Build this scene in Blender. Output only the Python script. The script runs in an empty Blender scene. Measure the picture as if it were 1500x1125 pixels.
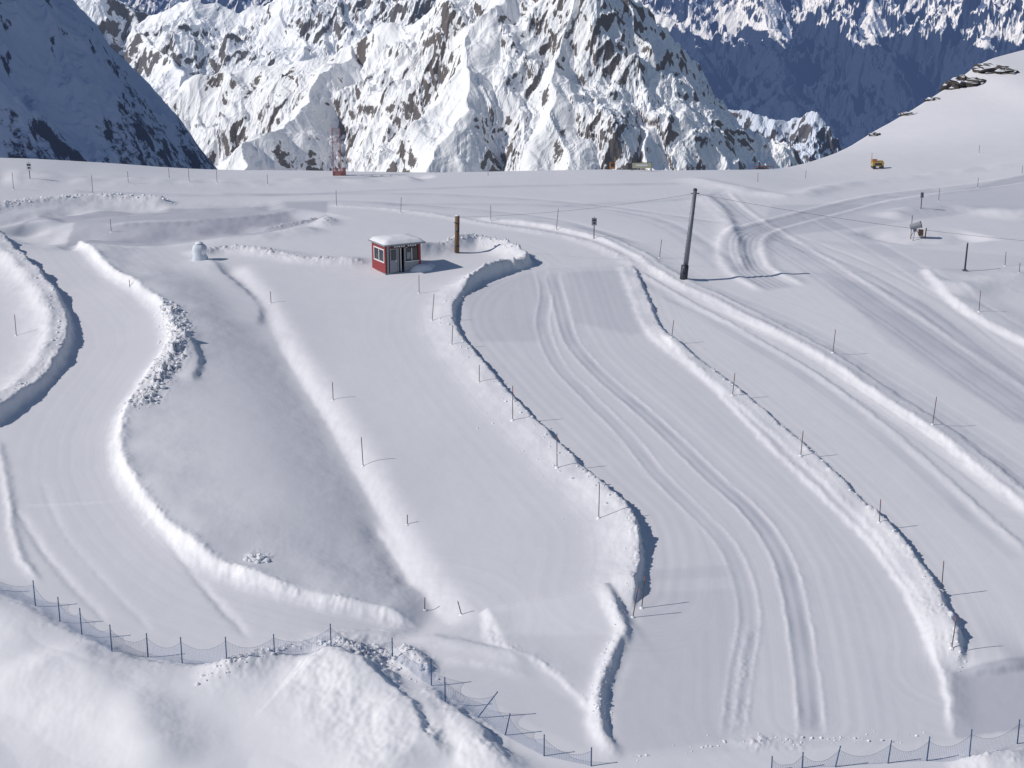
import bpy, math, random, time
import numpy as np
from mathutils import Vector
T0=time.time()
random.seed(7); rng=np.random.default_rng(7)
scene=bpy.context.scene
COL=scene.collection
# ------------------------------------------------------------------ image pixels to world, through the estimated camera
CAMZ=22.0; PITCH=math.radians(15.8); FPX=2167.0
cp,sp=math.cos(PITCH),math.sin(PITCH)
def ray(u,v):
    a=(u-750)/FPX; b=(v-562.5)/FPX
    dy=cp-b*sp; dz=-sp-b*cp
    return a/dy, dz/dy
def at(u,v,d):
    rx,rz=ray(u,v); return (rx*d,d,CAMZ+rz*d)
# ------------------------------------------------------------------ noise
_ang=rng.random(256)*2*math.pi
GX=np.cos(_ang).astype(np.float32); GY=np.sin(_ang).astype(np.float32)
def _h(ix,iy,seed):
    n=(ix*374761393+iy*668265263+seed*974634777)&0xffffffff
    n=((n^(n>>13))*1274126177)&0xffffffff
    return ((n^(n>>16))&255)
def perlin(x,y,seed=0):
    x=np.asarray(x,dtype=np.float64); y=np.asarray(y,dtype=np.float64)
    fx=np.floor(x); fy=np.floor(y); ix=fx.astype(np.int64); iy=fy.astype(np.int64)
    x=(x-fx); y=(y-fy)
    u=x*x*x*(x*(x*6-15)+10); v=y*y*y*(y*(y*6-15)+10)
    def g(dx,dy):
        h=_h(ix+dx,iy+dy,seed); return GX[h]*(x-dx)+GY[h]*(y-dy)
    a=g(0,0);b=g(1,0);c=g(0,1);d=g(1,1)
    return ((a+(b-a)*u)*(1-v)+(c+(d-c)*u)*v)*1.5
def fbm(x,y,o=4,seed=0,gain=0.5):
    s=0;a=1;f=1
    for i in range(o):
        s=s+a*perlin(x*f,y*f,seed+i*13); a*=gain; f*=2.03
    return s
def ridged(x,y,o=5,seed=0,gain=0.5):
    s=0;a=1;f=1;w=1
    for i in range(o):
        n=1-np.abs(perlin(x*f,y*f,seed+i*17)); n=n*n
        s=s+a*n*w; w=np.clip(n*1.6,0,1); a*=gain; f*=2.07
    return s
def sstep(x,a,b):
    t=np.clip((x-a)/(b-a),0,1); return t*t*(3-2*t)
def catmull(P,n=6):
    P=[np.array(p,float) for p in P]; Q=[2*P[0]-P[1]]+P+[2*P[-1]-P[-2]]; out=[]
    for i in range(1,len(Q)-2):
        p0,p1,p2,p3=Q[i-1:i+3]
        for k in range(n):
            t=k/n
            out.append(0.5*((2*p1)+(-p0+p2)*t+(2*p0-5*p1+4*p2-p3)*t*t+(-p0+3*p1-3*p2+p3)*t**3))
    out.append(Q[-2]); return np.array(out)
# ------------------------------------------------------------------ base terrain
RD=np.array(catmull([at(*q) for q in [(-1500,120,120),(-500,205,150),(0,231,158),(160,240,163),(310,248,167),(480,251,168),(800,251,168),(1050,249,169),(1185,240,178),(1290,190,205),(1390,128,232),(1440,92,246),(1500,74,260),(1700,30,300),(2200,-30,330)]],8))
RX,RY,RZ=RD[:,0],RD[:,1],RD[:,2]
def base(x,y):
    yr=np.interp(x,RX,RY); zr=np.interp(x,RX,RZ)
    t=np.clip((y-122)/(yr-122),0,1.0)
    z=zr*t**1.5
    q=(112-y)/5
    z=z-0.144*5*np.logaddexp(0,q)
    dd=np.clip(y-yr,0,None)
    z=z-0.65*(np.sqrt(dd*dd+9)-3)
    return z
ys=np.arange(36,332,0.2)
def ground0(u,v):
    rx,rz=ray(u,v); x=rx*ys; zr=CAMZ+rz*ys; d=zr-base(x,ys)
    i=np.argmax(d<=0)
    if d[i]>0: i=len(ys)-1
    if i>0:
        t=d[i-1]/(d[i-1]-d[i]+1e-9); yy=ys[i-1]+0.2*t
    else: yy=ys[0]
    return (rx*yy,yy)
def W(pts,n=5): return catmull([ground0(*p) for p in pts],n)
# grid
Y=np.concatenate([np.linspace(2,37,25),38*np.exp(np.arange(0,1385)*0.00156)])
sf=np.arange(-0.37,0.3701,0.00088)
S=np.concatenate([-(0.37+np.linspace(1.6,0.01,40)**1.5),sf,0.37+np.linspace(0.01,1.6,40)**1.5])
NY,NX=len(Y),len(S)
XX=(S[None,:]*(Y[:,None]+14)).astype(np.float64); YY=np.repeat(Y[:,None],NX,1)
Z=base(XX,YY)
def pfield(P,R):
    D=np.full((NY,NX),1e9,np.float32); SG=np.ones((NY,NX),np.float32); T=np.zeros((NY,NX),np.float32)
    L=0
    for k in range(len(P)-1):
        ax,ay=P[k];bx,by=P[k+1]; l=math.hypot(bx-ax,by-ay)
        if l<1e-6: continue
        y0=min(ay,by)-R;y1=max(ay,by)+R
        j0,j1=np.searchsorted(Y,[y0,y1])
        if j1>j0:
            x0=min(ax,bx)-R;x1=max(ax,bx)+R
            c0=min(x0/(Y[j0]+14),x0/(Y[j1-1]+14)); c1=max(x1/(Y[j0]+14),x1/(Y[j1-1]+14))
            i0,i1=np.searchsorted(S,[c0,c1])
            if i1>i0:
                x=XX[j0:j1,i0:i1]-ax; y=YY[j0:j1,i0:i1]-ay
                t=np.clip((x*(bx-ax)+y*(by-ay))/(l*l),0,1)
                ex=x-t*(bx-ax); ey=y-t*(by-ay); d=np.sqrt(ex*ex+ey*ey)
                cr=(bx-ax)*y-(by-ay)*x
                m=d<D[j0:j1,i0:i1]
                D[j0:j1,i0:i1]=np.where(m,d,D[j0:j1,i0:i1])
                SG[j0:j1,i0:i1]=np.where(m,np.where(cr>=0,1,-1),SG[j0:j1,i0:i1])
                T[j0:j1,i0:i1]=np.where(m,L+t*l,T[j0:j1,i0:i1])
        L+=l
    return D,SG,T,L
NW=perlin(XX*1.3,YY*1.3,5)         # edge wobble
NW2=perlin(XX*4.1,YY*4.1,6)
NL=np.abs(fbm(XX*2.6,YY*2.6,3,9))   # lumps
NB=perlin(XX*0.35,YY*0.35,3)
NG=perlin(XX*0.9,YY*0.9,8)
ROUGH=np.zeros((NY,NX),np.float32); PACK_SHADE_ADD=np.zeros((NY,NX),np.float32)
def feat(P,h,wl,wr,lump=0.0,wob=0.10,taper=2.0,var=0.25,lw=.45):
    R=2.6*max(wl,wr)+0.5
    D,SG,T,L=pfield(P,R)
    m=D<R
    d=D[m]*SG[m]+wob*(NW[m]*1.0+NW2[m]*0.4)
    g=np.where(d<0,np.exp(-(d/wl)**2),np.exp(-(d/wr)**2))
    tp=min(taper,L*0.4)
    e=sstep(T[m],0,tp)*sstep(L-T[m],0,tp)
    hh=h*(1+var*NB[m]*1.5)
    Z[m]+=g*e*hh
    if lump>0:
        gl=np.exp(-(d/lw)**2)*e*np.clip(.55+NG[m],0,1)
        Z[m]+=lump*gl*(NL[m]-0.15)
        ROUGH[m]=np.maximum(ROUGH[m],gl*min(1,lump*3))
def tint(P,w,v):
    D,SG,T,L=pfield(P,w*2.5); m=D<w*2.5
    PACK_SHADE_ADD[m]+=v*np.exp(-((D[m]+.08*NW2[m])/w)**4)*sstep(T[m],0,1)*sstep(L-T[m],0,1)*(.75+.5*NB[m])
def off(P,o):
    P=np.array(P); t=np.gradient(P,axis=0); n=np.stack([-t[:,1],t[:,0]],1); n/=np.linalg.norm(n,axis=1)[:,None]+1e-9
    return P+n*o
# undulation
Z+=0.035*perlin(XX/7,YY/7,1)+0.22*perlin(XX/21,YY/21,2)*sstep(YY,60,100)+0.007*fbm(XX/1.7,YY/1.7,3,4)
# --- banks, troughs
l1l=W([(-60,318),(-8,342),(20,372),(58,412),(84,448),(99,485),(92,525),(62,566),(16,604),(-40,645)])
feat(l1l,.74,2.0,0.28,0.18)
feat(off(l1l,-1.1),.18,.5,.5,.14)
l1r=W([(110,345),(130,365),(160,400),(212,442),(246,475),(252,515),(222,560),(195,600),(180,640),(184,690),(218,745),(262,793),(322,835),(400,862),(480,882),(560,894),(622,906)])
feat(l1r,0.46,0.5,3.2,0.03)
feat(l1r,0.10,0.2,.35,.08,lw=.3)
rub=W([(240,465),(262,500),(262,530),(235,570),(203,612)])
feat(rub,0.15,0.6,0.8,0.75,taper=1,lw=.75)
feat(W([(215,400),(300,480),(330,600),(400,720),(490,815)]),.55,5.2,5.2,wob=0,var=0,taper=6)
feat(W([(255,540),(275,520),(290,545),(280,575)]),0.3,0.9,0.3,taper=.8)
tr=W([(330,385),(372,440),(400,490),(430,540),(470,600),(505,660),(535,715),(570,780),(600,830),(630,880),(668,925)])
feat(tr,-.50,3.4,1.0,wob=.06,var=.05)
feat(W([(400,490),(470,600),(520,690),(570,775),(605,840),(640,890)]),-.16,1.2,.5,wob=.08,var=.1)
feat(W([(540,745),(575,795),(612,858)]),-.16,.7,.25,wob=.08)
feat(W([(300,378),(345,415),(376,450),(372,478)]),0.26,1.6,0.55,taper=1.5)
feat(W([(270,375),(330,365),(400,372),(450,380),(510,382),(545,384)]),0.35,0.9,1.2,0.35,lw=.8)
l3=W([(560,385),(640,368),(700,357),(745,368),(773,389),(737,400),(700,414),(674,435),(662,460),(670,490),(700,530),(742,580),(792,630),(850,688),(890,728),(918,753),(932,785),(936,830),(922,895)])
feat(l3,0.40,1.5,0.16,0.14,wob=.11,lw=.25)
feat(W([(560,385),(640,368),(700,357),(745,368),(773,389),(737,400),(700,414),(674,435)]),.45,.9,.3,.3,lw=.6)
feat(W([(850,688),(890,728),(918,753),(932,785),(936,830),(922,895)]),.20,.8,.2,.12)
l4=W([(925,388),(948,440),(968,483),(1010,520),(1075,570),(1140,625),(1200,678),(1262,738),(1312,790),(1355,845),(1385,900),(1402,950),(1402,985)])
feat(l4,0.25,.8,0.16,0.14,wob=.10,lw=.25)
feat(off(l4,-.9),.10,.22,.5,.06,lw=.3)
feat(W([(1262,738),(1312,790),(1355,845),(1385,900),(1402,950),(1402,985)]),.18,.9,.25,.1)
feat(W([(965,490),(1040,562),(1120,645),(1200,722),(1275,795),(1330,870),(1365,945),(1388,1010),(1398,1085)]),0.14,0.18,0.7,0.05,lw=.25)
l5=W([(690,322),(780,330),(862,347),(920,370),(975,405),(1040,437),(1120,478),(1200,520),(1300,588),(1380,642),(1450,700),(1530,765)])
feat(l5,0.27,0.36,1.5,0.08,lw=.3)
feat(off(l5,.8),.06,.25,.25,.06,lw=.25)
l6=W([(930,395),(1010,440),(1100,490),(1200,550),(1290,618),(1380,695),(1450,760),(1520,820)])
feat(l6,0.07,0.3,0.22,0.02)
tint(off(l6,-1.0),.4,.35); tint(off(l5,-.7),.2,-.35); tint(off(l4,-.6),.3,-.3); tint(l1r,.45,-.45)  # lit bank sides painted lighter in the snow tone
# tracks
def track(P,h,w,offs,berm,tn):
    for o in offs: feat(off(P,o),h,w,w,wob=.03)
    feat(off(P,offs[0]-.3),berm,.12,.12,wob=.06); feat(off(P,offs[-1]+.3),berm,.12,.12,wob=.06)
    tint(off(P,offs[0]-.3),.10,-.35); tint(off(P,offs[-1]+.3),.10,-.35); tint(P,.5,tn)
t1=W([(792,395),(800,430),(795,475),(815,530),(860,580),(915,635),(960,690),(1015,745),(1062,795),(1088,850),(1097,910),(1085,985),(1072,1085)])
t2=W([(808,400),(822,450),(838,500),(880,550),(950,610),(1040,695),(1100,750),(1145,815),(1168,900),(1183,1000),(1190,1085)])
track(t1,-.013,.2,(-.2,.2),.018,.25); track(t2,-.022,.2,(-.25,.25),.026,.4)
feat(off(t2,1.1),-0.012,.5,.5)
p1=W([(1540,255),(1400,275),(1300,290),(1200,312),(1135,328),(1095,343),(1084,362),(1092,388),(1108,402),(1150,425)])
for o in (-.9,-.5,0,.5,.9): feat(off(p1,o),-0.04,.15,.15,wob=.04)
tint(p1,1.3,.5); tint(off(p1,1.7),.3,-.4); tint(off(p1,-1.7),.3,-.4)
feat(off(p1,1.8),.12,.4,.6); feat(off(p1,-1.7),.10,.4,.5)
p2=W([(1040,283),(1080,318),(1150,362),(1250,428),(1350,495),(1430,550),(1530,620)])
for o in (-1.2,-.7,1.0,1.5): feat(off(p2,o),-0.028,.2,.2,wob=.06)
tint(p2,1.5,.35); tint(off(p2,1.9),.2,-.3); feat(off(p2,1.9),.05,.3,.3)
p3=W([(1010,418),(1100,455),(1200,500),(1300,560),(1400,625),(1530,715)])
for o in (.5,.9,1.9,2.3,3.1): feat(off(p3,-o),-0.024,.17,.17,wob=.06)
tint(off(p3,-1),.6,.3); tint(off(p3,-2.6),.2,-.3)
p5=W([(1130,345),(1230,385),(1350,450),(1430,510),(1530,580)])
for o in (-.5,.5,2): feat(off(p5,o),-0.028,.22,.22,wob=.06)
tint(p5,.8,.3)
p7=W([(1200,312),(1330,380),(1440,450),(1530,500)])
for o in (-2,.0,): feat(off(p7,o),-0.025,.25,.25,wob=.06)
tint(off(p7,-1),.8,.3)
feat(W([(1352,393),(1390,435),(1440,470),(1540,520)]),0.34,0.35,2.6,0.05)
feat(W([(1400,440),(1460,420),(1540,395)]),0.35,1.5,2,0.03)
feat(W([(1270,335),(1320,350),(1380,352),(1450,345)]),-0.55,1.5,3)
feat(W([(1290,320),(1350,312),(1430,310),(1530,318)]),0.5,2,2)
feat(W([(1000,262),(1150,290),(1250,270),(1540,232)]),0.3,1.5,1.5)
# plateau
feat(W([(-40,318),(0,306),(60,299),(150,294),(262,297)]),0.60,1.2,0.8,0.35,lw=.8)
feat(W([(-40,334),(0,326),(60,314),(150,303),(250,303)]),-0.35,1.0,1.5)
gb=W([(20,330),(120,350),(260,345),(380,325),(475,312)])
feat(gb,-0.8,3.0,4,0)
feat(W([(60,318),(240,306),(420,300)]),-0.4,3,3,0)
feat(W([(150,332),(300,322),(440,305)]),0.22,.7,1.2)
tint(W([(150,332),(300,322),(440,305)]),.5,-.7)
feat(W([(370,338),(430,328),(470,318),(478,335)]),0.35,.9,.9,0.35,lw=.8)
feat(W([(100,352),(240,350),(380,347),(470,335)]),0.4,1.5,1.2,0.05)
feat(W([(480,302),(600,312),(720,330),(850,352),(950,398)]),0.14,.7,.7,0.12,lw=.5)
feat(W([(0,262),(200,270),(400,268),(620,262)]),0.4,2.5,3.5,0)
feat(W([(500,265),(560,258),(640,256)]),-0.6,1.5,1.5)
for pts in ([(320,283),(600,285),(850,298),(1060,330)],[(300,300),(500,296),(760,315),(930,360)],[(560,300),(800,300),(950,320),(1080,400)],[(820,300),(1000,290),(1060,278)],[(100,280),(400,285),(700,275),(1000,270)]):
    q=W(pts)
    for o in (-.8,.8): feat(off(q,o),-0.04,.4,.4,wob=.1)
    tint(q,.9,.35)
feat(W([(1030,285),(1060,310),(1075,345),(1090,400)]),0.25,1,.5,0.05)
# left piste marks
for pts,h in (([(20,740),(80,828),(165,918)],-.05),([(200,735),(290,850),(372,942)],-.06),([(-5,640),(12,720),(24,800),(60,860)],.09),([(28,741),(110,738),(192,733)],.03),([(60,700),(100,790),(230,930)],-.02)):
    feat(W(pts),h,.22,.25,wob=.08); tint(W(pts),.15,-.2)
feat(W([(622,906),(560,925),(470,935),(430,940)]),.20,.5,.5,.05)
feat(W([(360,830),(378,826),(392,832)]),.1,.3,.3,.4,taper=.3)
# bottom ledges
feat(W([(700,899),(712,897),(800,880),(886,864),(896,862)]),.22,3.2,.10,taper=.5,var=0,wob=.05)
feat(W([(886,864),(902,900),(914,930),(896,965),(880,1010),(878,1060),(905,1118)]),.30,.35,.28,.10,lw=.3)
feat(W([(712,898),(722,938),(790,972),(840,1010),(874,1048)]),.10,.2,1.0,.10,lw=.25,taper=.8,var=0)
feat(W([(590,932),(680,945),(800,978)]),.16,.5,.35)
feat(W([(620,960),(720,975),(800,1000)]),.10,.3,.8)
feat(W([(905,1115),(892,1060),(900,1000),(925,950)]),-.04,.3,.3)
feat(W([(1060,1086),(1120,1090),(1195,1084)]),.07,.2,.2,.15)
feat(W([(1395,990),(1450,985),(1530,975)]),.24,.15,2.5,wob=.05)
feat(W([(1075,1085),(1085,990),(1100,900)]),.05,.3,.2,.06)
# foreground bank
FEN=[(-70,830),(0,858),(30,878),(52,890),(88,912),(120,930),(164,955),(217,963),(267,972),(332,967),(402,957),(485,948),(575,966),(632,1005),(652,1028),(696,1050),(740,1078),(798,1105),(866,1122)]
FR=[(1110,1128),(1175,1124),(1225,1121),(1302,1115),(1357,1112),(1421,1107),(1490,1088),(1560,1070)]
fw=np.array([ground0(*p) for p in FEN]); fr=np.array([ground0(*p) for p in FR])
allf=np.vstack([[[-80,fw[0][1]+4]],fw,[ground0(980,1145)],fr,[[80,fr[-1][1]+6]]])
o_=np.argsort(allf[:,0]); yf=np.interp(XX,allf[o_,0],allf[o_,1])
fg=sstep(yf-YY,0.3,3.0)
Z+=fg*(0.30+0.09*fbm(XX/4.0,YY/3.4,2,21,.3)+0.35*np.clip(perlin(XX/6+YY/9,YY/6,22),-.3,1))
PACK_SHADE_ADD-=(fg*.38).astype(np.float32)  # sunlit brightness of the foreground bank painted into its tone
feat(W([(-80,850),(0,880),(60,918),(130,955),(220,985),(330,990),(420,972),(470,960)]),.35,2.5,.7,.04)
feat(W([(430,962),(480,975),(530,1002),(590,1055),(650,1140)]),.62,2.4,.65,.04,wob=.3)
feat(W([(470,950),(520,962),(560,990),(575,1010)]),.35,.8,.40,.25,wob=.25,lw=.6)
feat(W([(280,1015),(360,980),(440,958),(520,955),(570,975)]),.32,.9,.7,.22,wob=.2,lw=.7)
feat(W([(560,950),(610,970),(632,1000)]),.42,.6,.45,.35,lw=.6)
feat(W([(600,1000),(680,1070),(760,1150)]),.45,1.2,.6,.08,wob=.25)
feat(W([(60,960),(160,1040),(260,1150)]),.30,3.2,1.8,.0,wob=.2)
feat(W([(1380,1120),(1440,1122),(1540,1112)]),.45,1.0,.6,.2)
Z+=ROUGH*0.035*perlin(XX*5,YY*5,31)
# --- packed mask (machine-groomed snow), with painted shade and lit areas
def poly(pts):
    P=[ground0(*p) for p in pts]; ins=np.zeros((NY,NX),bool)
    xw=XX+.12*NW; yw=YY+.12*NW2
    for i in range(len(P)):
        x1,y1=P[i];x2,y2=P[(i+1)%len(P)]
        if abs(y1-y2)<1e-9: continue
        c=((y1>yw)!=(y2>yw))&(xw<(x2-x1)*(yw-y1)/(y2-y1)+x1); ins^=c
    return ins
PACK_SHADE=np.full((NY,NX),0.42,np.float32)
PACK_SHADE-=(.25*sstep(YY,172,200)).astype(np.float32)
def pk_shade(p,v): PACK_SHADE[poly(p)]=v
pk_shade([(0,365),(60,355),(125,362),(165,405),(240,470),(245,520),(175,610),(172,690),(250,800),(330,880),(370,942),(160,918),(30,850),(10,640),(100,520),(100,470),(60,410)],.44)
pk_shade([(780,395),(925,390),(960,485),(1130,645),(1275,795),(1365,950),(1395,1085),(900,1112),(882,1010),(920,930),(940,800),(900,720),(700,520),(668,450),(700,418)],.54)
pk_shade([(955,835),(1070,828),(1090,900),(1065,1085),(905,1105),(890,1010),(935,920)],.74)
pk_shade([(960,850),(1068,845),(1078,862),(955,868)],.58)
pk_shade([(20,335),(60,312),(200,303),(480,296),(478,318),(380,348),(200,356),(90,354)],1.25)  # grey band: shade of snow sloping away, painted in
pk_shade([(5,345),(50,322),(110,322),(95,350),(40,360)],.30)
pk_shade([(1395,988),(1530,962),(1530,1062),(1400,1082)],1.2)  # shaded triangle painted darker
pk_shade([(715,898),(884,868),(912,932),(722,936)],.24)  # lit ledge top painted lighter
pk_shade([(630,980),(760,975),(850,1040),(860,1100),(760,1050)],.58)
pk_shade([(830,400),(920,395),(960,480),(925,490),(840,470)],.80)
pk_shade([(675,430),(780,398),(800,440),(790,500),(700,500)],.78)
pk_shade([(1130,300),(1300,300),(1530,245),(1530,300),(1280,330),(1150,345),(1100,370)],.75)
pk_shade([(1200,400),(1350,440),(1530,560),(1530,640),(1300,500)],.7)
pk_shade([(1180,350),(1400,370),(1530,380),(1530,430),(1350,390)],.6)
for _ in range(5):
    PACK_SHADE[1:-1,1:-1]=(PACK_SHADE[1:-1,1:-1]*2+PACK_SHADE[2:,1:-1]+PACK_SHADE[:-2,1:-1]+PACK_SHADE[1:-1,2:]+PACK_SHADE[1:-1,:-2])/6
hq=W([(250,430),(300,500),(330,600),(400,720),(500,830)]); D,SG,T,L=pfield(hq,11); PACK_SHADE+=np.where(D<11,.15*np.exp(-(D/4.4)**2),0).astype(np.float32)  # greyer tone over the ungroomed hump
PACK_SHADE+=PACK_SHADE_ADD
# streak coordinate
LS=np.zeros((NY,NX),np.float32); best=np.full((NY,NX),1e9,np.float32)
for k,P in enumerate((l1r,l3,l4,t2,l5,p3,p2)):
    D,SG,T,L=pfield(P[::4] if len(P)>20 else P,9.0)
    m=D<best; best[m]=D[m]; LS[m]=(D*SG)[m]+k*40
hump=poly([(200,420),(330,380),(400,490),(520,680),(650,900),(400,860),(260,790),(190,680)])
PACKST=np.clip(1-best/9,0,1)*(fg<.3)*(1-ROUGH)*np.where(hump,.0,1)
for _ in range(8): PACKST[1:-1,1:-1]=(PACKST[1:-1,1:-1]*2+PACKST[2:,1:-1]+PACKST[:-2,1:-1]+PACKST[1:-1,2:]+PACKST[1:-1,:-2])/6
Z+=0.008*PACKST*perlin(LS*2.2,LS*0+.5,77)
print('terrain',time.time()-T0)
def hz(x,y):
    j=np.clip(np.searchsorted(Y,y)-1,0,NY-2); s=x/(y+14); i=np.clip(np.searchsorted(S,s)-1,0,NX-2)
    ty=(y-Y[j])/(Y[j+1]-Y[j]); tx=(s-S[i])/(S[i+1]-S[i])
    return (Z[j,i]*(1-tx)+Z[j,i+1]*tx)*(1-ty)+(Z[j+1,i]*(1-tx)+Z[j+1,i+1]*tx)*ty
ysf=np.arange(40,331,0.08)
def gr(u,v):
    rx,rz=ray(u,v); x=rx*ysf; d=CAMZ+rz*ysf-hz(x,ysf)
    i=int(np.argmax(d<=0))
    if d[i]>0: i=int(np.argmin(d))
    yy=ysf[i]; return Vector((rx*yy,yy,float(hz(rx*yy,yy))))
def ppm(p): return FPX/(p.y*cp+(CAMZ-p.z)*sp)   # pixels per metre (image scale at that point)
# ------------------------------------------------------------------ materials
def nodes(name):
    m=bpy.data.materials.new(name); m.use_nodes=True; nt=m.node_tree; b=nt.nodes['Principled BSDF']; return m,nt,b
def N(nt,t,**k):
    n=nt.nodes.new(t)
    for a,v in k.items(): setattr(n,a,v)
    return n
def flat(name,c,rough=.6,metal=0,var=.25,scale=6):
    m,nt,b=nodes(name)
    tc=N(nt,'ShaderNodeTexCoord'); no=N(nt,'ShaderNodeTexNoise'); no.inputs['Scale'].default_value=scale; no.inputs['Detail'].default_value=5
    nt.links.new(tc.outputs['Object'],no.inputs['Vector'])
    mx=N(nt,'ShaderNodeMix',data_type='RGBA'); 
    mx.inputs[6].default_value=(*[v*(1-var) for v in c],1); mx.inputs[7].default_value=(*[min(1,v*(1+var)) for v in c],1)
    nt.links.new(no.outputs['Fac'],mx.inputs[0]); nt.links.new(mx.outputs[2],b.inputs['Base Color'])
    b.inputs['Roughness'].default_value=rough; b.inputs['Metallic'].default_value=metal
    return m
def snow_mat(name):
    m,nt,b=nodes(name); L=nt.links
    at_=N(nt,'ShaderNodeAttribute',attribute_name='pack_shade'); ls=N(nt,'ShaderNodeAttribute',attribute_name='ls'); st=N(nt,'ShaderNodeAttribute',attribute_name='pst'); rg=N(nt,'ShaderNodeAttribute',attribute_name='rough')
    tc=N(nt,'ShaderNodeTexCoord')
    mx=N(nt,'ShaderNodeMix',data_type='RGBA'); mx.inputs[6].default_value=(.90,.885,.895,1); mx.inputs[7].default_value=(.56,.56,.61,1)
    no=N(nt,'ShaderNodeTexNoise'); no.inputs['Scale'].default_value=.3; no.inputs['Detail'].default_value=8; no.inputs['Roughness'].default_value=.6; L.new(tc.outputs['Object'],no.inputs['Vector'])
    cx=N(nt,'ShaderNodeCombineXYZ'); L.new(ls.outputs['Fac'],cx.inputs[0])
    s1=N(nt,'ShaderNodeTexNoise'); s1.inputs['Scale'].default_value=2.2; s1.inputs['Detail'].default_value=6; s1.inputs['Roughness'].default_value=.75; L.new(cx.outputs[0],s1.inputs['Vector'])
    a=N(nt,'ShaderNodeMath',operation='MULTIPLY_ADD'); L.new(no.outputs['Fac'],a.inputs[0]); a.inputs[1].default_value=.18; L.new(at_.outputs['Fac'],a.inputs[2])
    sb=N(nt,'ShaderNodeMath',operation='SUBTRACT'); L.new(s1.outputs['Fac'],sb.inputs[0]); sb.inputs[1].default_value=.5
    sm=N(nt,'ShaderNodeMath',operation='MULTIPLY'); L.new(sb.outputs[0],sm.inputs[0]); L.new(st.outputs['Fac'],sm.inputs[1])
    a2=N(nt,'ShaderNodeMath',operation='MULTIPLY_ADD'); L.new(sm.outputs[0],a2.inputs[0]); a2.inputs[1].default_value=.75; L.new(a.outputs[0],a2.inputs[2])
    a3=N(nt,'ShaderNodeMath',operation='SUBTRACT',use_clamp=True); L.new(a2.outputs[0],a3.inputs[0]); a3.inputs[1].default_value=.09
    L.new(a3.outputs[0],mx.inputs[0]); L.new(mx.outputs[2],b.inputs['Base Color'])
    b.inputs['Roughness'].default_value=.65; b.inputs['Specular IOR Level'].default_value=.2
    n1=N(nt,'ShaderNodeTexNoise'); n1.inputs['Scale'].default_value=3.5; n1.inputs['Detail'].default_value=9; n1.inputs['Roughness'].default_value=.62; L.new(tc.outputs['Object'],n1.inputs['Vector'])
    mul=N(nt,'ShaderNodeMath',operation='MULTIPLY_ADD'); L.new(rg.outputs['Fac'],mul.inputs[0]); mul.inputs[1].default_value=.5; mul.inputs[2].default_value=.03
    h=N(nt,'ShaderNodeMath',operation='MULTIPLY'); L.new(n1.outputs['Fac'],h.inputs[0]); L.new(mul.outputs[0],h.inputs[1])
    h2=N(nt,'ShaderNodeMath',operation='MULTIPLY_ADD'); L.new(sm.outputs[0],h2.inputs[0]); h2.inputs[1].default_value=.06; L.new(h.outputs[0],h2.inputs[2])
    bp=N(nt,'ShaderNodeBump'); bp.inputs['Strength'].default_value=.8; bp.inputs['Distance'].default_value=.18; L.new(h2.outputs[0],bp.inputs['Height']); L.new(bp.outputs[0],b.inputs['Normal'])
    return m
def mtn_mat(name,haze=(0,0,0),snow=(.93,.93,.93),rock=(.060,.058,.062),rock2=(.17,.152,.14),nscale=.15,bump=2.0,nmix=2.2):
    m,nt,b=nodes(name); L=nt.links
    tc=N(nt,'ShaderNodeTexCoord'); rk=N(nt,'ShaderNodeAttribute',attribute_name='rock')
    n1=N(nt,'ShaderNodeTexNoise'); n1.inputs['Scale'].default_value=nscale; n1.inputs['Detail'].default_value=10; n1.inputs['Roughness'].default_value=.74; L.new(tc.outputs['Object'],n1.inputs['Vector'])
    a=N(nt,'ShaderNodeMath',operation='SUBTRACT'); L.new(n1.outputs['Fac'],a.inputs[0]); a.inputs[1].default_value=.5
    a2=N(nt,'ShaderNodeMath',operation='MULTIPLY_ADD'); L.new(a.outputs[0],a2.inputs[0]); a2.inputs[1].default_value=nmix; L.new(rk.outputs['Fac'],a2.inputs[2])
    mr=N(nt,'ShaderNodeMapRange'); mr.inputs['From Min'].default_value=.42; mr.inputs['From Max'].default_value=.62; L.new(a2.outputs[0],mr.inputs['Value'])
    rc=N(nt,'ShaderNodeMix',data_type='RGBA'); rc.inputs[6].default_value=(*rock,1); rc.inputs[7].default_value=(*rock2,1)
    n2=N(nt,'ShaderNodeTexNoise'); n2.inputs['Scale'].default_value=nscale*2.7; n2.inputs['Detail'].default_value=8; L.new(tc.outputs['Object'],n2.inputs['Vector']); L.new(n2.outputs['Fac'],rc.inputs[0])
    mx=N(nt,'ShaderNodeMix',data_type='RGBA'); mx.inputs[6].default_value=(*snow,1); L.new(rc.outputs[2],mx.inputs[7]); L.new(mr.outputs[0],mx.inputs[0])
    L.new(mx.outputs[2],b.inputs['Base Color']); b.inputs['Roughness'].default_value=.8; b.inputs['Specular IOR Level'].default_value=.1
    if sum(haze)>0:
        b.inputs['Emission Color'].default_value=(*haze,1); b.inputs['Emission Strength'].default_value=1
    bp=N(nt,'ShaderNodeBump'); bp.inputs['Strength'].default_value=.5; bp.inputs['Distance'].default_value=bump; L.new(n1.outputs['Fac'],bp.inputs['Height']); L.new(bp.outputs[0],b.inputs['Normal'])
    return m
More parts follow.
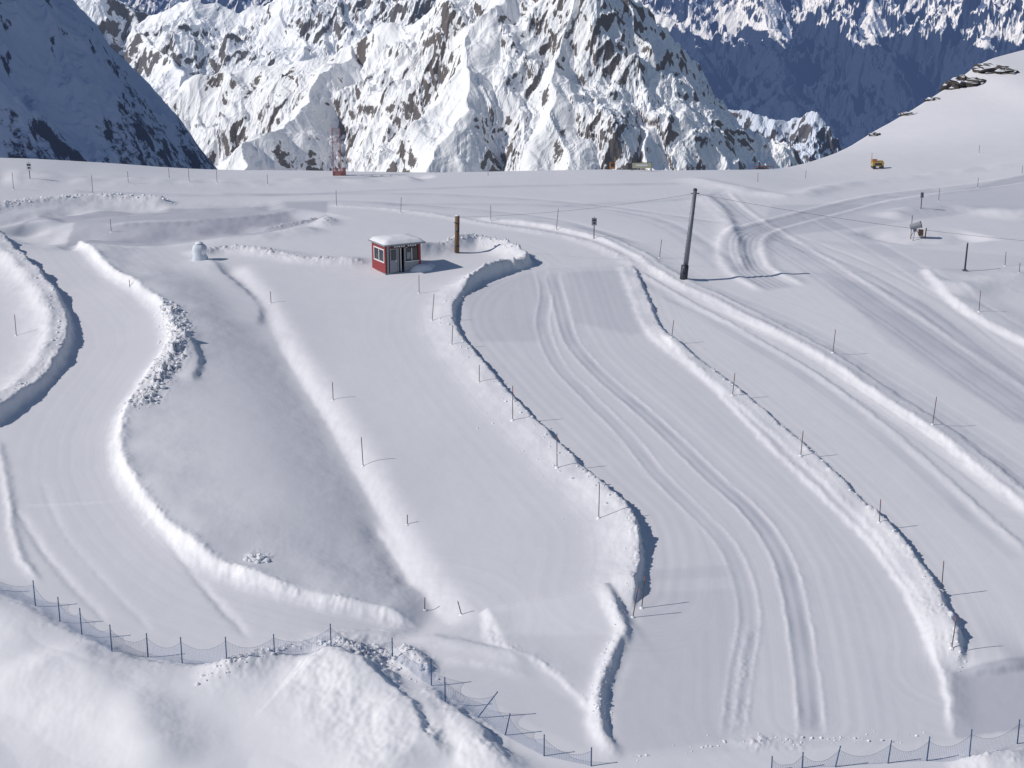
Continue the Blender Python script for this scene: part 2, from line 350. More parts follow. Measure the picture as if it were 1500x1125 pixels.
def gridmesh(name,X,Yv,Zv,mat,attrs,smooth=True):
    ny,nx=X.shape; me=bpy.data.meshes.new(name)
    co=np.stack([X,Yv,Zv],-1).reshape(-1,3).astype(np.float32)
    idx=np.arange(ny*nx).reshape(ny,nx)
    q=np.stack([idx[:-1,:-1],idx[:-1,1:],idx[1:,1:],idx[1:,:-1]],-1).reshape(-1,4).astype(np.int32)
    me.vertices.add(len(co)); me.vertices.foreach_set('co',co.ravel())
    me.loops.add(q.size); me.loops.foreach_set('vertex_index',q.ravel())
    me.polygons.add(len(q)); me.polygons.foreach_set('loop_start',np.arange(0,q.size,4,dtype=np.int32))
    me.update(calc_edges=True)
    me.polygons.foreach_set('use_smooth',np.full(len(q),smooth,bool))
    for k,v in attrs.items():
        a=me.attributes.new(k,'FLOAT','POINT'); a.data.foreach_set('value',v.astype(np.float32).ravel())
    me.materials.append(mat); ob=bpy.data.objects.new(name,me); COL.objects.link(ob); return ob
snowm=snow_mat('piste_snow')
gridmesh('snow_terrain',XX,YY,Z,snowm,{'pack_shade':PACK_SHADE,'ls':LS,'pst':PACKST,'rough':ROUGH})
print('ground mesh',time.time()-T0)
# ------------------------------------------------------------------ mountains
def mountain(name,lines,k,ext,res,amp,wl,mat,rockthr=1.0,rockpatch=0.3,shear=0.4,floor=-700,seed=50,zrock_shade=None,stretch=2.6,bands=(),warp=.35,smooth=False,mix=(.6,.36,.17)):
    x=np.arange(ext[0],ext[1],res);y=np.arange(ext[2],ext[3],res); X,Yv=np.meshgrid(x,y)
    wx=X+wl*warp*fbm(X/wl/1.5,Yv/wl/1.5,3,seed+1); wy=Yv+wl*warp*fbm(X/wl/1.5,Yv/wl/1.5,3,seed+2)
    H=np.full(X.shape,-1e9); DD=np.zeros(X.shape)
    for ln in lines:
        for a,b in zip(ln[:-1],ln[1:]):
            ax,ay,az=a;bx,by,bz=b; l2=(bx-ax)**2+(by-ay)**2
            t=np.clip(((wx-ax)*(bx-ax)+(wy-ay)*(by-ay))/l2,0,1)
            d=np.hypot(wx-ax-t*(bx-ax),wy-ay-t*(by-ay)); h=az+t*(bz-az)-k*d
            m=h>H; H=np.where(m,h,H); DD=np.where(m,d,DD)
    w=0.3+0.7*sstep(DD,0,wl*.8)
    sx=(X+shear*Yv)
    dx_=wl*.10*perlin(X/(wl*.3),Yv/(wl*.3),seed+5)
    fl=ridged((sx+dx_)/wl,Yv/(wl*stretch),7,seed,.52)-1.0
    fl2=ridged((X-.7*Yv+dx_)/(wl*.45),Yv/(wl*1.5),6,seed+40,.52)-1.0
    fl3=ridged((X+.15*Yv+dx_)/(wl*.17),Yv/(wl*1.1),5,seed+60,.52)-1.0
    Hh=H+amp*w*(fl*mix[0]+fl2*mix[1]+fl3*mix[2])
    Hh=np.maximum(Hh,floor)
    gy,gx=np.gradient(Hh,res); g=np.hypot(gx,gy)
    patch=fbm(X/(wl*1.3),Yv/(wl*1.3),3,seed+9)
    fine=fbm((X-.4*Yv)/(wl*.22),Yv/(wl*.35),4,seed+19,.6)
    bd=0
    for (bx,by,bz,r,s_) in bands: bd=bd+s_*np.exp(-(((X-bx)**2+(Yv-by)**2)/(r*r)))
    rock=sstep(g+rockpatch*patch+.65*fine+bd,rockthr-.35,rockthr+.85)
    if zrock_shade is not None:
        rock=np.clip(rock*.8+sstep(zrock_shade[0]-(Hh+zrock_shade[1]*(fbm(sx/(wl*.5),Yv/(wl*1.6),5,seed+12,.6))),-zrock_shade[1]*.5,zrock_shade[1]*.5)*zrock_shade[2],0,1)
    return gridmesh(name,X,Yv,Hh,mat,{'rock':rock},smooth)
A=lambda L:[at(*p) for p in L]
B3=lambda L:[(*at(u,v,d)[:3],r,s) for u,v,d,r,s in L]
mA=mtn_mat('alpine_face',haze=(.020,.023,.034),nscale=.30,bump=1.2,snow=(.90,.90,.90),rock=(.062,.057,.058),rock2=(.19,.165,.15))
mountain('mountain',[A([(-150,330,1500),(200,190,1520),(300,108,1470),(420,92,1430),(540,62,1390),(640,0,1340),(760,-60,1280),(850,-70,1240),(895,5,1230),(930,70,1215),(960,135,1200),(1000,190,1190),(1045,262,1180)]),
   A([(540,62,1390),(430,160,1250),(330,262,1130)]),A([(760,-60,1280),(690,90,1170),(600,250,1050)]),A([(850,-70,1240),(830,100,1140),(800,262,1040)]),A([(930,70,1215),(950,170,1130),(940,262,1060)])],
   1.0,(-600,330,960,1580),1.0,16,62,mA,rockthr=1.98,rockpatch=.6,
   bands=B3([(310,125,1452,14,1.4),(360,110,1432,14,1.6),(420,105,1412,14,1.5),(480,100,1390,12,1.4),(530,90,1375,11,1.2),(700,60,1240,14,.5),(900,140,1160,18,.5),(450,190,1230,20,.6),(560,200,1180,18,.5)]))
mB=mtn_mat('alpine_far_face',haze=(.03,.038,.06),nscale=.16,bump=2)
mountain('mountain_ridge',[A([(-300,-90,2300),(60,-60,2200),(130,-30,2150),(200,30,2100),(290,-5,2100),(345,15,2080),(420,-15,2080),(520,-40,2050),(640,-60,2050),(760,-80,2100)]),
   A([(200,30,2100),(260,120,1900),(250,260,1700)]),A([(420,-15,2080),(440,90,1900),(480,200,1700)]),A([(60,-60,2200),(100,80,1950)])],
   .75,(-1000,150,1600,2350),1.9,25,85,mB,rockthr=1.55,rockpatch=.5,seed=150)
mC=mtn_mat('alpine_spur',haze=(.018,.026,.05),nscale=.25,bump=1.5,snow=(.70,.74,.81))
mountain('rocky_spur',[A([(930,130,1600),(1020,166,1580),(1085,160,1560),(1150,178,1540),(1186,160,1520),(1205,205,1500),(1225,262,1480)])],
   1.2,(60,420,1330,1660),1.3,14,38,mC,rockthr=1.55,rockpatch=.4,seed=250)
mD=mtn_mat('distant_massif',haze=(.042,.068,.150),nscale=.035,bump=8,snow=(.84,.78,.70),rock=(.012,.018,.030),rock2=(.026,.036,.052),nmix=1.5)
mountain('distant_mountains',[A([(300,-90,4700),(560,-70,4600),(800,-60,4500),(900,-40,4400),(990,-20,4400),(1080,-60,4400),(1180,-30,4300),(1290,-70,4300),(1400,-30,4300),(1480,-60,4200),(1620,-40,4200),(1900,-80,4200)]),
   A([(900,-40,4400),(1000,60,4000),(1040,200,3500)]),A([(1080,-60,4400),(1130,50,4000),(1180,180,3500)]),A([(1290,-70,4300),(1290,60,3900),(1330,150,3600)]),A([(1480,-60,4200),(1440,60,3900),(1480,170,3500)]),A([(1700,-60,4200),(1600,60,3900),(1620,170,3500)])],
   .62,(-1100,2300,2950,4800),4.4,95,190,mD,rockthr=1.55,rockpatch=.3,seed=350,zrock_shade=(-165,45,.97),floor=-900)  # dark tone below the snow line carries the face's shade besides forest
mE=mtn_mat('shaded_slope',haze=(.010,.016,.036),nscale=.35,bump=.8,snow=(.36,.42,.54),rock=(.020,.022,.028),rock2=(.055,.055,.06),nmix=2.6)  # snow colour darkened and blued to hold the slope's shade
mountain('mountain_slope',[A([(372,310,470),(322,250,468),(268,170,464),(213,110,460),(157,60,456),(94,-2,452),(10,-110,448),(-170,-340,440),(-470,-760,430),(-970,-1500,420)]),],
   1.5,(-440,-62,300,640),.9,6,36,mE,rockthr=2.25,rockpatch=.8,seed=450,stretch=2.0,zrock_shade=(-20,16,.48),warp=.14)
gx=np.linspace(-30000,30000,60); gy=np.linspace(300,60000,60); GXX,GYY=np.meshgrid(gx,gy)
gridmesh('valley_ground',GXX,GYY,-950+60*perlin(GXX/3000,GYY/3000,3),mD,{'rock':np.ones(GXX.shape)})
print('mountains',time.time()-T0)
# ------------------------------------------------------------------ mesh builder
class MB:
    def __init__(s): s.v=[];s.f=[];s.m=[]
    def tube(s,p0,p1,r0,r1=None,n=8,mat=0,cap=True):
        r1=r0 if r1 is None else r1; p0=Vector(p0);p1=Vector(p1); d=(p1-p0).normalized()
        a=d.orthogonal().normalized(); b=d.cross(a); o=len(s.v)
        for p,r in((p0,r0),(p1,r1)):
            for i in range(n):
                t=2*math.pi*i/n; s.v.append(p+a*math.cos(t)*r+b*math.sin(t)*r)
        for i in range(n):
            j=(i+1)%n; s.f.append((o+i,o+j,o+n+j,o+n+i)); s.m.append(mat)
        if cap: s.f.append(tuple(o+n+i for i in range(n))); s.m.append(mat); s.f.append(tuple(o+n-1-i for i in range(n))); s.m.append(mat)
    def box(s,c,sz,mat=0,rot=0):
        o=len(s.v); c=Vector(c); cr,sr=math.cos(rot),math.sin(rot)
        for z in(-.5,.5):
            for x,y in((-.5,-.5),(.5,-.5),(.5,.5),(-.5,.5)):
                X,Yq=x*sz[0],y*sz[1]; s.v.append(c+Vector((X*cr-Yq*sr,X*sr+Yq*cr,z*sz[2])))
        for f in((3,2,1,0),(4,5,6,7),(0,1,5,4),(1,2,6,5),(2,3,7,6),(3,0,4,7)): s.f.append(tuple(o+i for i in f)); s.m.append(mat)
    def lathe(s,c,prof,n=14,mat=0,jit=0,sx=1,sy=1):
        o=len(s.v); c=Vector(c)
        for r,z in prof:
            for i in range(n):
                t=2*math.pi*i/n; q=r*(1+jit*random.uniform(-1,1)); s.v.append(c+Vector((q*sx*math.cos(t),q*sy*math.sin(t),z+jit*.2*random.uniform(-1,1))))
        for k in range(len(prof)-1):
            for i in range(n):
                j=(i+1)%n; s.f.append((o+k*n+i,o+k*n+j,o+(k+1)*n+j,o+(k+1)*n+i)); s.m.append(mat)
        s.f.append(tuple(o+(len(prof)-1)*n+i for i in range(n))); s.m.append(mat)
    def quad(s,a,b,c,d,mat=0):
        o=len(s.v); s.v+= [Vector(a),Vector(b),Vector(c),Vector(d)]; s.f.append((o,o+1,o+2,o+3)); s.m.append(mat)
    def mesh(s,name,mats,smooth=False):
        me=bpy.data.meshes.new(name); me.from_pydata([tuple(v) for v in s.v],[],s.f)
        for m in mats: me.materials.append(m)
        me.polygons.foreach_set('material_index',s.m)
        if smooth: me.polygons.foreach_set('use_smooth',[True]*len(s.f))
        me.update(); return me
    def obj(s,name,mats,loc=(0,0,0),smooth=False,parent=None,rot=None):
        ob=bpy.data.objects.new(name,s.mesh(name,mats,smooth)); ob.location=loc; COL.objects.link(ob)
        if rot: ob.rotation_euler=rot
        if parent: ob.parent=parent
        return ob
M_dark=flat('dark_steel',(.05,.055,.07),.5,.3); M_steel=flat('galvanised_steel',(.17,.18,.21),.5,.3)
M_wood=flat('weathered_wood',(.17,.10,.055),.85); M_red=flat('red_paint',(.26,.03,.03),.5,0,.15)
M_white=flat('white_paint',(.72,.72,.73),.5,0,.06); M_grey=flat('grey_panel',(.27,.28,.31),.6); M_glass=flat('dark_glass',(.03,.035,.045),.12,0)
M_snow=flat('fresh_snow',(.84,.84,.86),.7,0,.03,2); M_yel=flat('yellow_paint',(.50,.34,.10),.5); M_or=flat('orange_paint',(.42,.17,.06),.6)
M_pole=flat('pole_brown',(.09,.06,.06),.6); M_pr=flat('pole_band',(.30,.10,.08),.5); M_blue=flat('pole_blue',(.035,.085,.19),.5)
M_pink=flat('faded_red_steel',(.36,.15,.14),.6); M_tarp=flat('pale_tarp',(.62,.66,.72),.7,0,.2,3); M_ban=flat('banner_cloth',(.46,.44,.30),.8)
# ------------------------------------------------------------------ slim marker poles
pm=MB(); pm.tube((0,0,-.15),(0,0,.8),.024,.022,7,0); pm.tube((0,0,.8),(0,0,.93),.026,.025,7,1); pm.tube((0,0,.93),(0,0,1.0),.022,.014,7,0); pm.lathe((0,0,-.02),[(.14,0),(.10,.03),(.04,.06)],8,2)
pmesh=pm.mesh('piste_marker_pole',[M_pole,M_pr,M_snow])
def pole(u,v,h,lean=0,w=1):
    p=gr(u,v); hm=h/ppm(p)*1.06
    ob=bpy.data.objects.new('piste_marker_pole',pmesh); ob.location=p; ob.scale=(w,w,hm); ob.rotation_euler=(random.uniform(-.03,.03),math.radians(lean),random.random()*.6); COL.objects.link(ob)
for q in [(397,445,17),(488,586,26),(532,683,43,-2),(597,769,14),(622,893,18,3),(676,901,22,-14),(614,430,26),(633,470,38,5),(662,505,28,3),(702,560,25),(751,616,50),(816,686,50),(877,760,52),(927,905,48,8),(940,892,50,5),(984,494,24,6),(1073,580,32,4),(1173,668,36,4),(1288,766,34),(1379,866,44),(1394,950,50,5),(1220,517,33,4),(1366,622,40,4),(1434,457,30),(1472,390,20),(966,378,26,5),(815,337,30,5),(719,324,22),(587,312,22,3),(493,302,22),(318,268,18),(277,266,20),(248,262,15),(188,268,16),(136,284,26),(20,278,24),(392,270,14),(1110,268,14),(1432,275,14),(1375,295,18),(1284,250,14),(24,492,30),(190,420,10),(715,258,10),(1434,225,12),(1493,400,14),(163,340,18),(1180,262,12),(1497,255,12)]:
    pole(*q)
p=gr(1413,397); b=MB(); b.tube((0,0,-.3),(0.05,0,2.1),.075,.06,10,0); b.tube((0.05,0,2.1),(0.05,0,2.2),.08,.03,10,1); b.box((0,0,.05),(.35,.35,.1),1); b.obj('dark_marker_post',[M_dark,M_steel],p)
def sign(u,v,h,pw,ph,mat):
    p=gr(u,v); H=h/ppm(p); b=MB(); b.tube((0,0,-.2),(0,0,H),.04,.04,8,0); b.box((0,-.06,H-ph/2),(pw,.03,ph),1); b.box((0,-.085,H-ph*.3),(pw*.7,.012,ph*.22),0); b.box((0,-.085,H-ph*.68),(pw*.5,.012,ph*.2),0); b.tube((0,0,H),(0,0,H+.05),.05,.03,8,0)
    b.obj('piste_sign',[M_dark,mat],p)
sign(870,350,31,.42,.62,M_grey); sign(44,262,24,.5,.8,M_white); sign(1349,306,24,.3,.5,M_grey)
# ------------------------------------------------------------------ steel pole & cables
p=gr(1001,408); k=ppm(p); H=130/k; lx=13/k
b=MB(); b.tube((0,0,-.5),(lx,0,H),.21,.14,18,0); b.tube((-.02,-.0,-.4),(.10,0,1.0),.30,.28,12,1); b.tube((lx,0,H),(lx,0,H+.12),.17,.10,14,1)
for i in range(9): z=1.4+i*.5; b.tube((z*lx/H-.24,0,z),(z*lx/H+.24,0,z),.010,n=5,mat=1)
b.box((.06,-.30,.75),(.34,.16,.55),1); b.tube((lx-.32,0,H-.25),(lx+.32,0,H-.25),.035,n=6,mat=1)
b.obj('steel_pole',[M_steel,M_dark],p,True); top=Vector(p)+Vector((lx,0,H-.25))
p=gr(669,370); k=ppm(p); H=54/k
b=MB(); b.tube((0,0,-.4),(.08,0,H),.20,.185,14,0); b.tube((.08,0,H),(.08,0,H+.05),.20,.12,14,1)
for z in(.5,H*.8): b.tube((.03,0,z),(.04,0,z+.07),.215,.21,14,2)
b.box((.12,-.22,H*.62),(.2,.08,.3),2)
b.obj('wooden_post',[M_wood,M_snow,M_dark],p,True); wt=Vector(p)+Vector((.08,0,H-.1))
def cable(a,c,sag,r=.010,name='overhead_cable'):
    b=MB(); pts=[a.lerp(c,i/16)-Vector((0,0,sag*4*(i/16)*(1-i/16))) for i in range(17)]
    for q0,q1 in zip(pts[:-1],pts[1:]): b.tube(q0,q1,r,n=5,cap=False)
    b.obj(name,[M_dark])
cable(wt,top,.35); cable(top,Vector(at(1620,362,112)),.5)
# ------------------------------------------------------------------ kiosk
p=gr(580,398); hut=bpy.data.objects.new('ticket_kiosk',None); hut.location=p+Vector((0,.9,-.1)); hut.rotation_euler=(0,0,math.radians(29)); COL.objects.link(hut)
w,d,h=2.95,2.5,2.25
def part(name,boxes,mats,smooth=False):
    b=MB()
    for bx in boxes: b.box(*bx)
    return b.obj(name,mats,parent=hut,smooth=smooth)
part('floor',[((0,0,.06),(w+.1,d+.1,.12))],[M_grey])
t=.08; xl=-w/2
part('left_wall',[((xl,0,.5),(t,d,.76)),((xl,0,2.1),(t,d,.3)),((xl,-d/2+.12,1.415),(t,.24,1.07)),((xl,d/2-.22,1.415),(t,.44,1.07))],[M_red])
part('left_window',[((xl-.03,-.1,.93),(.05,1.92,.09)),((xl-.03,-.1,1.90),(.05,1.92,.09)),((xl-.03,-1.02,1.415),(.05,.08,.88)),((xl-.03,.82,1.415),(.05,.08,.88)),((xl-.03,-.1,1.415),(.05,.08,.88)),((xl+.01,-.1,1.415),(.02,1.8,.88),1)],[M_white,M_glass])
part('right_wall',[((-xl,0,1.185),(t,d-.17,2.13))],[M_red]); part('back_wall',[((0,d/2-.04,1.185),(w-.17,t,2.13))],[M_red])
yf_=-d/2
part('front_wall',[((-w/2+.17,yf_,1.185),(.17,t,2.13),1),((w/2-.13,yf_,1.185),(.18,t,2.13)),((0,yf_,2.12),(w-.52,t,.26)),((.72,yf_,.5),(1.06,t,.76),1),((-.45,yf_,1.06),(.1,t,1.86),1),((.12,yf_,1.06),(.12,t,1.86),1)],[M_red,M_grey])
part('front_door',[((-.83,yf_-.01,1.06),(.62,.05,1.86),0),((-.83,yf_-.045,1.5),(.42,.02,.8),1),((-.2,yf_+.35,1.1),(.05,.7,1.9),2),((-.62,yf_-.06,1.05),(.05,.04,.16),2)],[M_grey,M_glass,M_white])
part('serving_window',[((.7,yf_+.02,1.42),(1.0,.02,1.05),0),((.7,yf_-.05,.91),(1.12,.18,.05),1),((.7,yf_-.025,1.42),(.05,.04,1.0),1),((.45,yf_-.0,1.35),(.3,.02,.5),2)],[M_glass,M_white,M_grey])
part('sign_board',[((.1,yf_-.09,2.13),(2.2,.05,.22),0)]+[((-.75+i*.19,yf_-.12,2.13),(.11,.012,.1),1) for i in range(10) if i!=5],[M_dark,M_white])
part('roof',[((0,-.1,2.31),(w+.5,d+.55,.12))],[M_grey])
b=MB(); n=14
for j in range(n+1):
    for i in range(n+1):
        x=(i/n-.5)*(w+.46); y_=(j/n-.5)*(d+.5)-.1; e=min(i,n-i,j,n-j)
        b.v.append(Vector((x,y_,2.375+(0 if e==0 else .13+.05*min(e,4))+ (0 if e==0 else .05*random.random()))))
for j in range(n):
    for i in range(n):
        o=j*(n+1)+i; b.f.append((o,o+1,o+n+2,o+n+1)); b.m.append(0)
b.obj('roof_snow',[M_snow],parent=hut,smooth=True)
b=MB(); b.lathe((1.5,-1.3,-.15),[(1.2,0),(1.0,.3),(.65,.6),(.2,.75)],18,0,.08,1,.7); b.lathe((2.3,-.6,-.2),[(1.1,0),(.9,.3),(.5,.55),(.1,.65)],18,0,.08)
b.obj('snow_pile',[M_snow],loc=hut.location,smooth=True,rot=(0,0,math.radians(29)))
# shrouded snow cannon
p=gr(293,381); b=MB(); b.lathe((0,0,-.1),[(.62,0),(.58,.3),(.50,.6),(.52,.85),(.55,1.05),(.42,1.3),(.22,1.45),(.05,1.5)],16,0,.10,1.05,.9)
b.lathe((.28,-.1,.75),[(.05,-.3),(.3,-.2),(.33,.1),(.2,.3),(.03,.35)],12,1,.08); b.lathe((0,0,1.32),[(.33,0),(.28,.08),(.1,.16)],12,1,.06); b.tube((-.5,-.3,-.1),(-.2,-.1,.5),.04,mat=2); b.tube((.5,-.35,-.1),(.2,-.1,.5),.04,mat=2)
b.obj('covered_snow_cannon',[M_tarp,M_snow,M_dark],p,True)
# lattice mast
p=gr(494,257); k=ppm(p); H=68/k; b=MB(); a=.42
for sx in(-a,a):
    for sy in(-a,a): b.tube((sx,sy,-.3),(sx,sy,H*(1 if sx<0 else .97)),.034,n=6)
nl=7
for i in range(nl):
    z0=H*i/nl+.1; z1=H*(i+1)/nl
    for s_ in(-a,a):
        b.tube((-a,s_,z1),(a,s_,z1),.022,n=5,mat=i%2); b.tube((s_,-a,z0),(s_,a,z0),.018,n=5)
    b.tube((-a if i%2 else a,-a,z0),(a if i%2 else -a,-a,z1),.018,n=5,mat=i%2)
b.box((.1,0,.25),(1.1,.8,.4),0); b.box((.8,-.1,.45),(.35,.4,.8),0); b.tube((-a,0,H),(-a,0,H+.6),.02,n=5)
b.obj('lattice_mast',[M_pink,M_white],p)
# yellow machine
p=gr(1285,247); b=MB(); b.box((0,0,.55),(1.3,.8,.5),0); b.box((-.35,0,.93),(.5,.6,.26),1); b.box((.35,0,.86),(.45,.5,.1),0); b.box((0,-.41,.55),(.8,.02,.25),2)
for sx in(-.45,.45):
    b.tube((sx,-.45,.2),(sx,.45,.2),.2,n=12,mat=2)
b.tube((-.7,0,.6),(-.7,0,1.8),.03,mat=1)
b.obj('yellow_generator_trailer',[M_yel,M_or,M_dark],p)
p=gr(897,248); b=MB(); b.box((0,0,.5),(.6,.5,.8),0); b.box((0,0,.93),(.7,.6,.06),1); b.tube((.28,0,.9),(.28,0,1.4),.04,mat=2); b.box((-.0,-.26,.55),(.35,.02,.35),1); b.obj('control_cabinet',[M_or,M_dark,M_yel],p)
p=gr(940,251); b=MB(); 
for sx in(-1.1,1.1): b.tube((sx,0,-.2),(sx,0,1.05),.035)
b.box((0,-.03,.65),(2.16,.02,.6),1); b.box((0,-.05,.68),(1.3,.01,.2),2); b.tube((-1.1,0,.98),(1.1,0,.98),.02); b.obj('banner_sign',[M_dark,M_ban,M_white],p)
p=gr(1105,246); b=MB()
for i in range(5):
    x=i*.55; b.tube((x,0,-.1),(x,0,.5),.02); 
    if i<4: b.box((x+.275,0,.36),(.5,.02,.09),1)
b.obj('crowd_barrier',[M_dark,M_pr],p)
# fan snow gun
p=gr(1340,350); b=MB()
for a_ in(0,2.1,4.2): b.tube((math.cos(a_)*.6,math.sin(a_)*.6,-.1),(0,0,.9),.035,mat=1)
b.tube((-.5,-.1,1.0),(.35,-.2,1.25),.22,.28,16,1); b.tube((.35,-.2,1.25),(.42,-.21,1.27),.30,.30,16,0); b.box((.5,.1,.5),(.35,.35,.5),2); b.tube((-.35,0,-.1),(-.35,0,2.0),.03,mat=2); b.box((0,.25,.7),(.25,.2,.25),1); b.tube((.85,0,-.1),(.95,.1,.9),.05,mat=2)
b.obj('fan_snow_gun',[M_dark,M_grey,M_wood],p)
# ------------------------------------------------------------------ safety net fences
def netmat():
    m,nt,bs=nodes('blue_net'); L=nt.links
    bs.inputs['Base Color'].default_value=(.09,.19,.38,1); bs.inputs['Roughness'].default_value=.7
    uv=N(nt,'ShaderNodeUVMap'); sx=N(nt,'ShaderNodeSeparateXYZ'); L.new(uv.outputs[0],sx.inputs[0]); o=[]
    for i in(0,1):
        f=N(nt,'ShaderNodeMath',operation='FRACT'); mu=N(nt,'ShaderNodeMath',operation='MULTIPLY'); mu.inputs[1].default_value=14; L.new(sx.outputs[i],mu.inputs[0]); L.new(mu.outputs[0],f.inputs[0])
        lt=N(nt,'ShaderNodeMath',operation='LESS_THAN'); lt.inputs[1].default_value=.09; L.new(f.outputs[0],lt.inputs[0]); o.append(lt)
    mxx=N(nt,'ShaderNodeMath',operation='MAXIMUM'); L.new(o[0].outputs[0],mxx.inputs[0]); L.new(o[1].outputs[0],mxx.inputs[1])
    tr=N(nt,'ShaderNodeBsdfTransparent'); ms=N(nt,'ShaderNodeMixShader'); L.new(mxx.outputs[0],ms.inputs[0]); L.new(tr.outputs[0],ms.inputs[1]); L.new(bs.outputs[0],ms.inputs[2]); L.new(ms.outputs[0],nt.nodes['Material Output'].inputs['Surface'])
    return m
M_net=netmat()
def fence(posts):
    b=MB(); P=[];uvs={}
    for q in posts:
        u,v,h=q[:3]; lean=q[3] if len(q)>3 else 0
        p=gr(u,v); H=h/ppm(p)*1.12; t_=p+Vector((math.sin(math.radians(lean))*H,0,math.cos(math.radians(lean))*H))
        b.tube(p-Vector((0,0,.3)),t_,.028,.024,7,0); b.tube(t_,t_+Vector((0,0,.04)),.033,.02,7,0); P.append((p,t_))
    acc=0
    for (p0,t0),(p1,t1) in zip(P[:-1],P[1:]):
        n=10; L=(p1-p0).length
        for i in range(n):
            a_,c_=i/n,(i+1)/n
            def lo(s): 
                q=p0.lerp(p1,s); q.z=float(hz(q.x,q.y))-.05; return q
            def hi(s):
                q=p0.lerp(p1,s).lerp(t0.lerp(t1,s),.85); q.z-=.4*4*s*(1-s); g=float(hz(q.x,q.y)); q.z=max(q.z,g+.2); return q
            fi=len(b.f); b.quad(lo(a_),lo(c_),hi(c_),hi(a_),1); uvs[fi]=((acc+L*a_,0),(acc+L*c_,0),(acc+L*c_,1),(acc+L*a_,1))
            b.tube(hi(a_),hi(c_),.005,n=4,mat=0,cap=False)
        acc+=L
    ob=b.obj('safety_net_fence',[M_blue,M_net]); me=ob.data; ul=me.uv_layers.new(name='UVMap')
    for fi,uv in uvs.items():
        for li,c in zip(me.polygons[fi].loop_indices,uv): ul.data[li].uv=c
fence([(-30,862,34),(52,888,35),(88,911,34),(120,930,37),(164,955,37),(217,963,33),(267,972,36),(332,966,30),(402,957,26),(485,948,31),(575,966,29),(632,1005,37),(652,1028,34),(694,1050,46,42),(738,1077,31,15),(797,1108,30),(866,1124,26)])
fence([(1130,1130,20),(1175,1126,22),(1222,1124,30,12),(1300,1118,32,5),(1357,1115,34,3),(1420,1108,38),(1490,1090,34),(1560,1070,34)])
# ------------------------------------------------------------------ snow clods
def clods(name,P,n,spread,rmin,rmax,shift=0):
    b=MB(); ico=[(0,0,1),(.89,0,.45),(.28,.85,.45),(-.72,.53,.45),(-.72,-.53,.45),(.28,-.85,.45),(.72,.53,-.45),(-.28,.85,-.45),(-.89,0,-.45),(-.28,-.85,-.45),(.72,-.53,-.45),(0,0,-1)]
    fc=[(0,1,2),(0,2,3),(0,3,4),(0,4,5),(0,5,1),(1,6,2),(2,7,3),(3,8,4),(4,9,5),(5,10,1),(2,6,7),(3,7,8),(4,8,9),(5,9,10),(1,10,6),(11,7,6),(11,8,7),(11,9,8),(11,10,9),(11,6,10)]
    for _ in range(n):
        i=random.randrange(len(P)-1); t=random.random(); x=P[i][0]*(1-t)+P[i+1][0]*t+random.gauss(shift,spread); y=P[i][1]*(1-t)+P[i+1][1]*t+random.gauss(0,spread)
        r=rmin+(rmax-rmin)*random.random()**2.5; z=float(hz(x,y))+r*.25; o=len(b.v)
        for q in ico: k=r*random.uniform(.7,1.25); b.v.append(Vector((x+q[0]*k*1.15,y+q[1]*k,z+q[2]*k*.7)))
        for f in fc: b.f.append(tuple(o+j for j in f)); b.m.append(0)
    b.obj(name,[M_snow])
clods('snow_clods',rub,420,.45,.05,.18)
clods('snow_clods',l3[30:],170,.3,.03,.10,-.2); clods('snow_clods',l4,120,.22,.03,.08); clods('snow_clods',l1l,120,.35,.03,.13,-.4)
clods('snow_clods',W([(700,600),(760,640),(850,720),(860,780)]),26,1.2,.03,.09)
clods('snow_clods',W([(0,306),(60,299),(150,294),(262,297)]),120,.4,.05,.18)
clods('snow_clods',W([(470,955),(560,960),(630,1000)]),110,.4,.04,.14); clods('snow_clods',W([(360,830),(392,832)]),30,.2,.05,.16)
clods('snow_clods',W([(300,1010),(430,960)]),60,.35,.03,.10)
clods('snow_clods',W([(905,1112),(1060,1088),(1195,1084),(1390,1080)]),90,.2,.02,.07)
clods('snow_clods',W([(915,900),(880,1000),(880,1060)]),70,.25,.03,.08)
clods('snow_clods',W([(640,368),(700,357),(760,378)]),80,.5,.04,.14)
# ------------------------------------------------------------------ rocks on the right hill
def rocks(name,spec):
    b=MB()
    for (u,v,sx,sy,sz) in spec:
        c=gr(u,v); o=len(b.v); n=18; m_=10; sd=random.random()*100
        for j in range(m_+1):
            ph=math.pi*j/m_
            for i in range(n):
                th=2*math.pi*i/n; q=Vector((math.sin(ph)*math.cos(th),math.sin(ph)*math.sin(th),math.cos(ph)))
                k=1+.5*float(perlin(q.x*2+sd,q.y*2+q.z*1.7))+.35*float(perlin(q.x*5+sd,q.z*6+q.y*3)); b.v.append(c+Vector((q.x*sx*k,q.y*sy*k,q.z*sz*k)))
        for j in range(m_):
            for i in range(n):
                i2=(i+1)%n; b.f.append((o+j*n+i,o+(j+1)*n+i,o+(j+1)*n+i2,o+j*n+i2)); b.m.append(0)
    b.obj(name,[M_rockS])
m,nt,bs=nodes('snow_dusted_rock'); g_=N(nt,'ShaderNodeNewGeometry'); sx_=N(nt,'ShaderNodeSeparateXYZ'); nt.links.new(g_.outputs['Normal'],sx_.inputs[0])
no=N(nt,'ShaderNodeTexNoise'); no.inputs['Scale'].default_value=1.2; no.inputs['Detail'].default_value=6; ad=N(nt,'ShaderNodeMath',operation='ADD'); nt.links.new(sx_.outputs[2],ad.inputs[0]); nt.links.new(no.outputs['Fac'],ad.inputs[1])
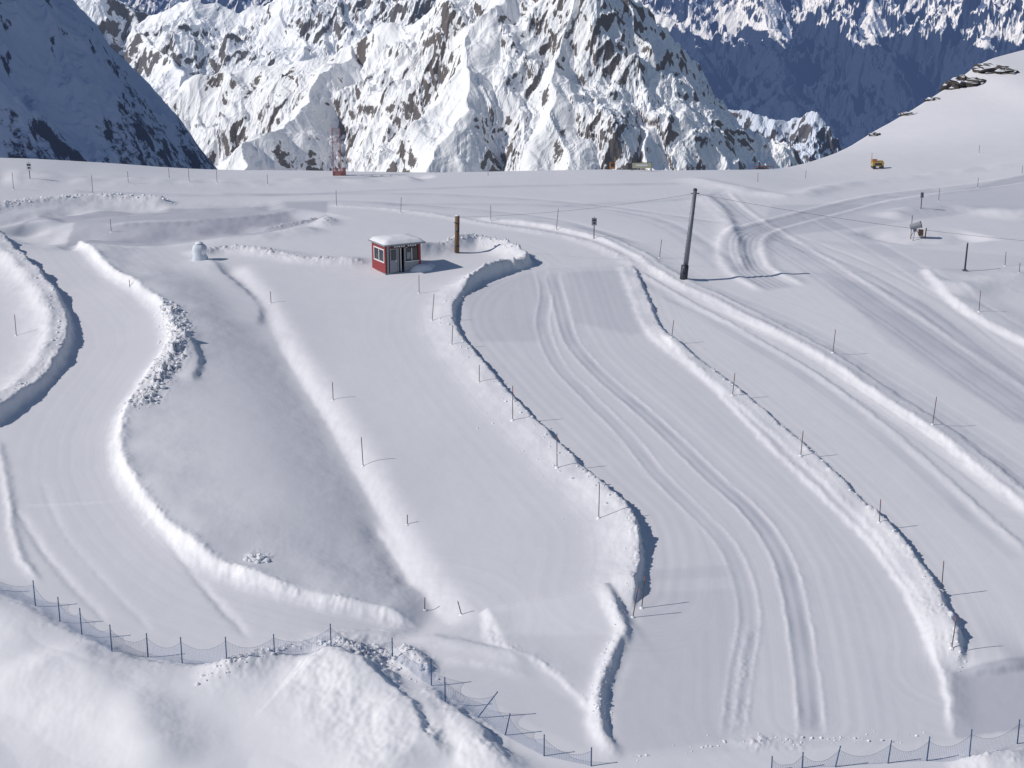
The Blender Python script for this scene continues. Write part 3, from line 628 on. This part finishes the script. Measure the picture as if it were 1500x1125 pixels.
mr=N(nt,'ShaderNodeMapRange'); mr.inputs['From Min'].default_value=1.28; mr.inputs['From Max'].default_value=1.42; nt.links.new(ad.outputs[0],mr.inputs['Value'])
mx=N(nt,'ShaderNodeMix',data_type='RGBA'); mx.inputs[6].default_value=(.055,.048,.045,1); mx.inputs[7].default_value=(.84,.84,.86,1); nt.links.new(mr.outputs[0],mx.inputs[0]); nt.links.new(mx.outputs[2],bs.inputs['Base Color']); bs.inputs['Roughness'].default_value=.9
M_rockS=m
rocks('rock_outcrop',[(1396,128,1.7,2,1.0),(1411,124,2.4,3,1.1),(1427,122,1.8,2,.8)])
rocks('rock_outcrop',[(1442,101,2.0,3,.8),(1457,103,2.4,3,.8),(1474,106,1.8,2,.6)])
rocks('rock_outcrop',[(1330,168,1.2,1,.35),(1282,198,.8,1,.3),(1366,146,1.0,1,.35)])
# ------------------------------------------------------------------ light
EL=math.radians(36); AZ=math.radians(12)
sd=Vector((-math.cos(EL)*math.cos(AZ),-math.cos(EL)*math.sin(AZ),math.sin(EL)))
l=bpy.data.lights.new('sun','SUN'); l.energy=3.15; l.angle=math.radians(.5); l.color=(1,.955,.91)
so=bpy.data.objects.new('sun',l); so.rotation_euler=(-sd).to_track_quat('-Z','Y').to_euler(); so.location=(-50,-20,80); COL.objects.link(so)
w_=bpy.data.worlds.new('World'); scene.world=w_; w_.use_nodes=True; nt=w_.node_tree; bg=nt.nodes['Background']; sk=nt.nodes.new('ShaderNodeTexSky'); sk.sky_type='NISHITA'; sk.sun_disc=False; sk.sun_elevation=EL; sk.sun_rotation=math.atan2(sd.x,sd.y); sk.altitude=2500
nt.links.new(sk.outputs[0],bg.inputs[0]); bg.inputs[1].default_value=.08
cam=bpy.data.cameras.new('camera'); cam.sensor_width=36; cam.lens=FPX/1500*36; cam.clip_start=.5; cam.clip_end=100000
co=bpy.data.objects.new('camera',cam); co.location=(0,0,CAMZ); co.rotation_euler=(math.pi/2-PITCH,0,0); COL.objects.link(co); scene.camera=co
scene.view_settings.view_transform='Standard'; scene.view_settings.look='None'; scene.view_settings.exposure=0
print('done',time.time()-T0)
